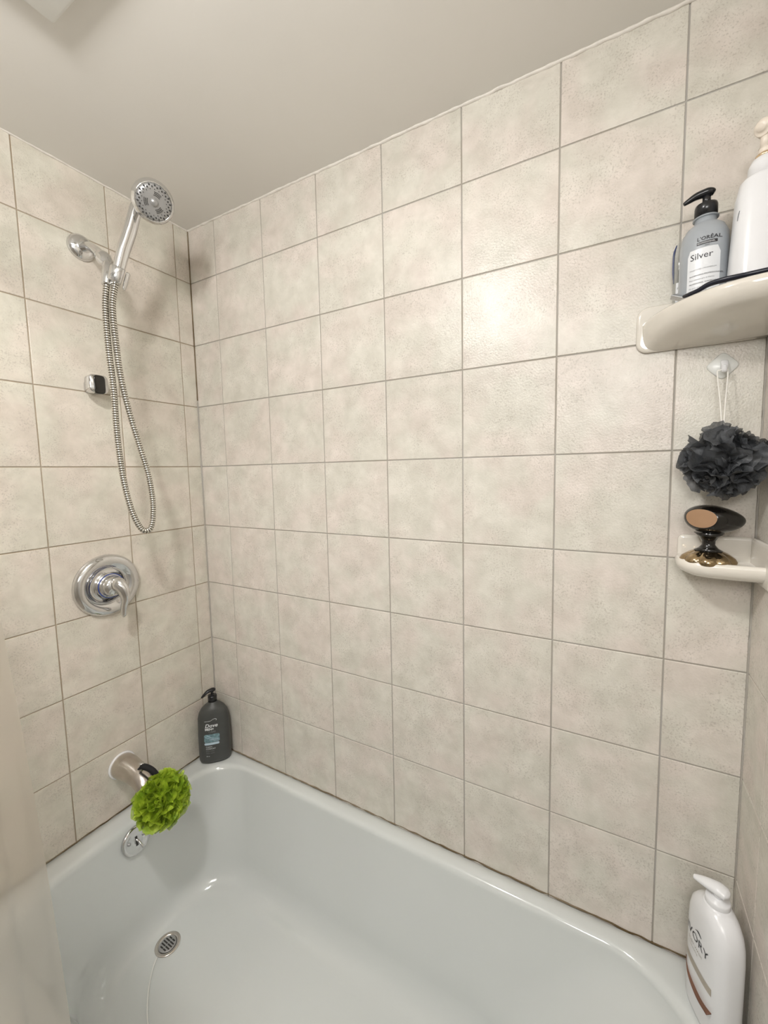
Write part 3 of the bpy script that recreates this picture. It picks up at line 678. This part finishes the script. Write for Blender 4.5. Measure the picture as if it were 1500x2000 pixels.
# plan outline of the front edge (x, y), from the back wall to the right wall
fe = [(1.314, -0.004), (1.319, -0.022), (1.328, -0.046), (1.342, -0.074), (1.360, -0.100), (1.382, -0.124), (1.408, -0.143), (1.438, -0.155), (1.470, -0.160), (XR - 0.0005, -0.161)]
fe = [tuple(v) for v in catmull([(x, y, 0) for x, y in fe], 5)]
cc = Vector((XR - 0.0005, -0.0005, 0))
def ring_s(scale, z):
    pts = []
    for x, y, _ in fe:
        p = Vector((x, y, 0)); k = 0.95 + 0.05 * scale if z < 1.6895 else scale
        pts.append((cc.x + (p.x - cc.x) * k - 1.309, min(cc.y + (p.y - cc.y) * scale, -0.0005), z - 1.640))
    pts.append((cc.x - 1.309, cc.y, z - 1.640)); return pts
loft('shelf_slab', [ring_s(s, z) for s, z in ((0.12, 1.6400), (0.22, 1.6420), (0.40, 1.6460), (0.58, 1.6510), (0.75, 1.6570), (0.88, 1.6640), (0.955, 1.6710), (0.99, 1.680), (1.0, 1.687), (0.997, 1.693), (0.985, 1.6955), (0.965, 1.6945), (0.945, 1.6905), (0.90, 1.690), (0.5, 1.6898))], CERAM, cs_)
def rplate(name, x0, x1, z0, z1, th, parent, rc=0.014, side=False, d0=0.0):
    """rounded ceramic mounting plate; side=True lies on the right wall (x0, x1 are then y values)"""
    def ring(ins, dep):
        cx, cz = (x0 + x1) / 2, (z0 + z1) / 2; hx, hz = (x1 - x0) / 2 - ins, (z1 - z0) / 2 - ins; rr = max(rc - ins, 0.002); out = []
        for sx, sz, a0 in ((1, 1, 0), (-1, 1, 90), (-1, -1, 180), (1, -1, 270)):
            for k in range(9):
                a = math.radians(a0 + 90 * k / 8)
                u = cx + sx * (hx - rr) + rr * math.cos(a); v = cz + sz * (hz - rr) + rr * math.sin(a)
                out.append((d0 - dep, u, v) if side else (u, -dep, v))
        return out
    return loft(name, [ring(0, 0.0003), ring(0, th * 0.55), ring(0.0012, th * 0.8), ring(0.004, th * 0.97), ring(0.007, th)], CERAM, parent)
rplate('back_plate', -0.003, XR - 1.309 - 0.002, -0.001, 0.084, 0.010, cs_, 0.020)
rplate('side_plate', -0.185, -0.002, -0.001, 0.084, 0.010, cs_, 0.020, True, XR - 1.309)

sd = thing('soap_dish', 'bone-white ceramic corner soap dish under the grey puff', 'soap dish', (1.384, 0, 1.236))
fe = [(1.384, -0.004), (1.380, -0.022), (1.379, -0.044), (1.383, -0.064), (1.393, -0.080), (1.412, -0.089), (1.440, -0.092), (1.468, -0.0935), (XR - 0.0005, -0.094)]
fe = [tuple(v) for v in catmull([(x, y, 0) for x, y in fe], 5)]
def ring_d(scale, z):
    pts = []
    for x, y, _ in fe:
        p = Vector((x, y, 0)); q = cc + (p - cc) * scale; pts.append((q.x - 1.384, min(q.y, -0.0005), z - 1.236))
    pts.append((cc.x - 1.384, cc.y, z - 1.236)); return pts
loft('dish', [ring_d(s, z) for s, z in ((0.78, 1.226), (0.88, 1.229), (0.96, 1.235), (1.0, 1.243), (1.0, 1.250), (0.98, 1.2545), (0.95, 1.2560), (0.915, 1.2545), (0.89, 1.2500), (0.85, 1.2475), (0.5, 1.2470))], CERAM, sd)
rplate('back_plate', 0.0015, XR - 1.384 - 0.002, -0.006, 0.056, 0.008, sd, 0.010)
rplate('side_plate', -0.112, -0.002, -0.018, 0.056, 0.008, sd, 0.010, True, XR - 1.384)

# black and gold pedestal brush on the soap dish
br = thing('body_massager', 'black and bronze oval-headed massager on a scalloped gold foot, on the soap dish', 'massager', (1.4250, -0.0515, 1.2478), 0)
lathe('scalloped_foot', [(0.034, 0.0), (0.0405, 0.003), (0.0415, 0.008), (0.038, 0.014), (0.030, 0.020), (0.020, 0.0245), (0.013, 0.027), (0.0, 0.028)], GOLD, br, n=96, lobes=9, lamp=0.12)
lathe('neck', [(0.021, 0.0245), (0.014, 0.029), (0.0095, 0.035), (0.0100, 0.042), (0.015, 0.050), (0.022, 0.056)], DARKBR, br, n=32)
bm = bmesh.new(); bmesh.ops.create_uvsphere(bm, u_segments=56, v_segments=36, radius=1.0)
for v in bm.verts:
    x, y, z = v.co; q = math.sqrt(x * x + y * y); g = q ** 0.75 / q if q > 1e-4 else 1.0
    taper = 1 - 0.30 * max(0.0, x * g)
    v.co = Vector((0.0435 * x * g, 0.033 * y * g * taper, 0.0250 * z * taper * (0.9 if z > 0 else 1.1)))
fn_ = Vector((-0.50, -0.86, 0.05)).normalized()
bmesh.ops.bisect_plane(bm, geom=bm.verts[:] + bm.edges[:] + bm.faces[:], plane_co=fn_ * 0.0262 + Vector((-0.006, 0, 0)), plane_no=fn_, clear_outer=True)
cut = [e for e in bm.edges if e.is_boundary]
nf = bmesh.ops.contextual_create(bm, geom=cut)['faces']
for f in bm.faces: f.smooth = True
for f in nf: f.material_index = 1; f.smooth = False
bmesh.ops.recalc_face_normals(bm, faces=bm.faces)
me = bpy.data.meshes.new('head'); bm.to_mesh(me); bm.free(); me.materials.append(DARKBR); me.materials.append(BRONZE)
ho = link('head', me, None, br, smooth=False); ho.location = (0.006, 0, 0.0820); ho.rotation_euler = (0, math.radians(5), 0)

# razor lying along the shelf's front edge
rz = thing('razor', 'dark navy disposable razor lying along the front edge of the corner shelf', 'razor', (1.373, -0.080, SHZ))
def RL(p): return (p[0] - 1.373, p[1] + 0.080, p[2] - SHZ)
tube('handle', [RL(p) for p in [(1.369, -0.094, 1.7030), (1.376, -0.104, 1.7015), (1.386, -0.114, 1.7020), (1.398, -0.122, 1.7055), (1.416, -0.131, 1.7050), (1.440, -0.1395, 1.7030), (1.468, -0.1430, 1.7030), (1.488, -0.1435, 1.7030)]],
     [(.0025, .0025), (.0036, .0034), (.0036, .0034), (.0042, .0038), (.0050, .0040), (.0045, .0038), (.0042, .0038), (.003, .003)], NAVYP, rz, n=16)
bh = boxbm(-0.0125, 0.0125, -0.005, 0.005, -0.004, 0.004, 0.0012, 2)
o = frombm('blade_head', bh, STEEL, rz, False); o.location = RL((1.3640, -0.0860, 1.7045)); o.rotation_euler = (math.radians(25), math.radians(28), math.radians(-25))
for k in (-1, 0, 1):
    b_ = boxbm(-0.0112, 0.0112, -0.0056, -0.0048, k * 0.0024 - 0.0003, k * 0.0024 + 0.0003)
    o2 = frombm('blade', b_, CHROME, o, False)

# ------------------------------------------------------------------ ceiling vent cover
vt = thing('ceiling_vent', 'white square ceiling vent cover at the top left', 'vent', (0.388, -0.533, ceilz(0.5) - 0.003))
box('cover', (0, 0.30, -0.30, 0, -0.014, 0.006), VENTP, vt, 0.006, 3, True)
for k in range(8):
    box('slat', (0.045, 0.255, -0.06 - 0.026 * k, -0.052 - 0.026 * k, -0.0175, -0.0135), VENTP, vt, 0.001)
# ceiling lamp (behind the photographer's head; its disc of light is above)
cl = thing('ceiling_lamp', 'round flush ceiling lamp outside the frame', 'lamp', (0.80, -0.95, ceilz(0.8)))
lathe('lamp_base', [(0.13, 0.002), (0.13, -0.028), (0.118, -0.032), (0.112, -0.034), (0.112, -0.050), (0.0, -0.052)][::-1], WHITEP, cl, n=40)

# ------------------------------------------------------------------ shower liner at the left edge
def edgex(z): return 0.744 - 0.150 * (z - 0.72) - 0.9 * max(0.0, z - 1.32) ** 1.5          # leaning right edge of the liner
NX, NZ = 90, 46; vs = []; fs = []
for i in range(NZ + 1):
    z = 0.10 + (2.02 - 0.10) * i / NZ
    for j in range(NX + 1):
        t = j / NX; x = 0.015 + (edgex(z) - 0.015) * t
        amp = 0.010 * (1 - 0.85 * t ** 2); y = -0.768 + amp * math.sin(t * 42 + 0.6 * math.sin(z * 2)) + 0.004 * math.sin(z * 5 + t * 3)
        vs.append((x, y, z))
for i in range(NZ):
    for j in range(NX):
        a = i * (NX + 1) + j; fs.append((a, a + 1, a + NX + 2, a + NX + 1))
lc = thing('shower_liner', 'frosted beige plastic shower liner gathered at the left edge', 'curtain', (0.0, -0.768, 0.10))
me = bpy.data.meshes.new('sheet'); me.from_pydata([(x, y + 0.768, z - 0.10) for x, y, z in vs], [], fs)
link('sheet', me, LINER, lc)
rod = thing('curtain_rod', 'chrome curtain rod above the liner, outside the frame', 'rod', (0, -0.768, 2.05))
tube('pole', [(0.001, 0, 0), (XR / 2, 0, 0), (XR - 0.001, 0, 0)], 0.0125, CHROME, rod, n=20)
for s in (0.004, XR - 0.004): lathe('end_cap', [(0.024, -0.004), (0.022, 0.004)], CHROME, rod, n=24, axis='x', origin=(s, 0, 0))
for k in range(8):
    x = 0.05 + 0.062 * k
    ringp = [(x, 0.0 + 0.022 * math.cos(a), -0.012 + 0.028 * math.sin(a)) for a in [2 * math.pi * q / 14 for q in range(15)]]
    tube('ring', ringp, 0.0015, CHROME, rod, n=6, k=1)
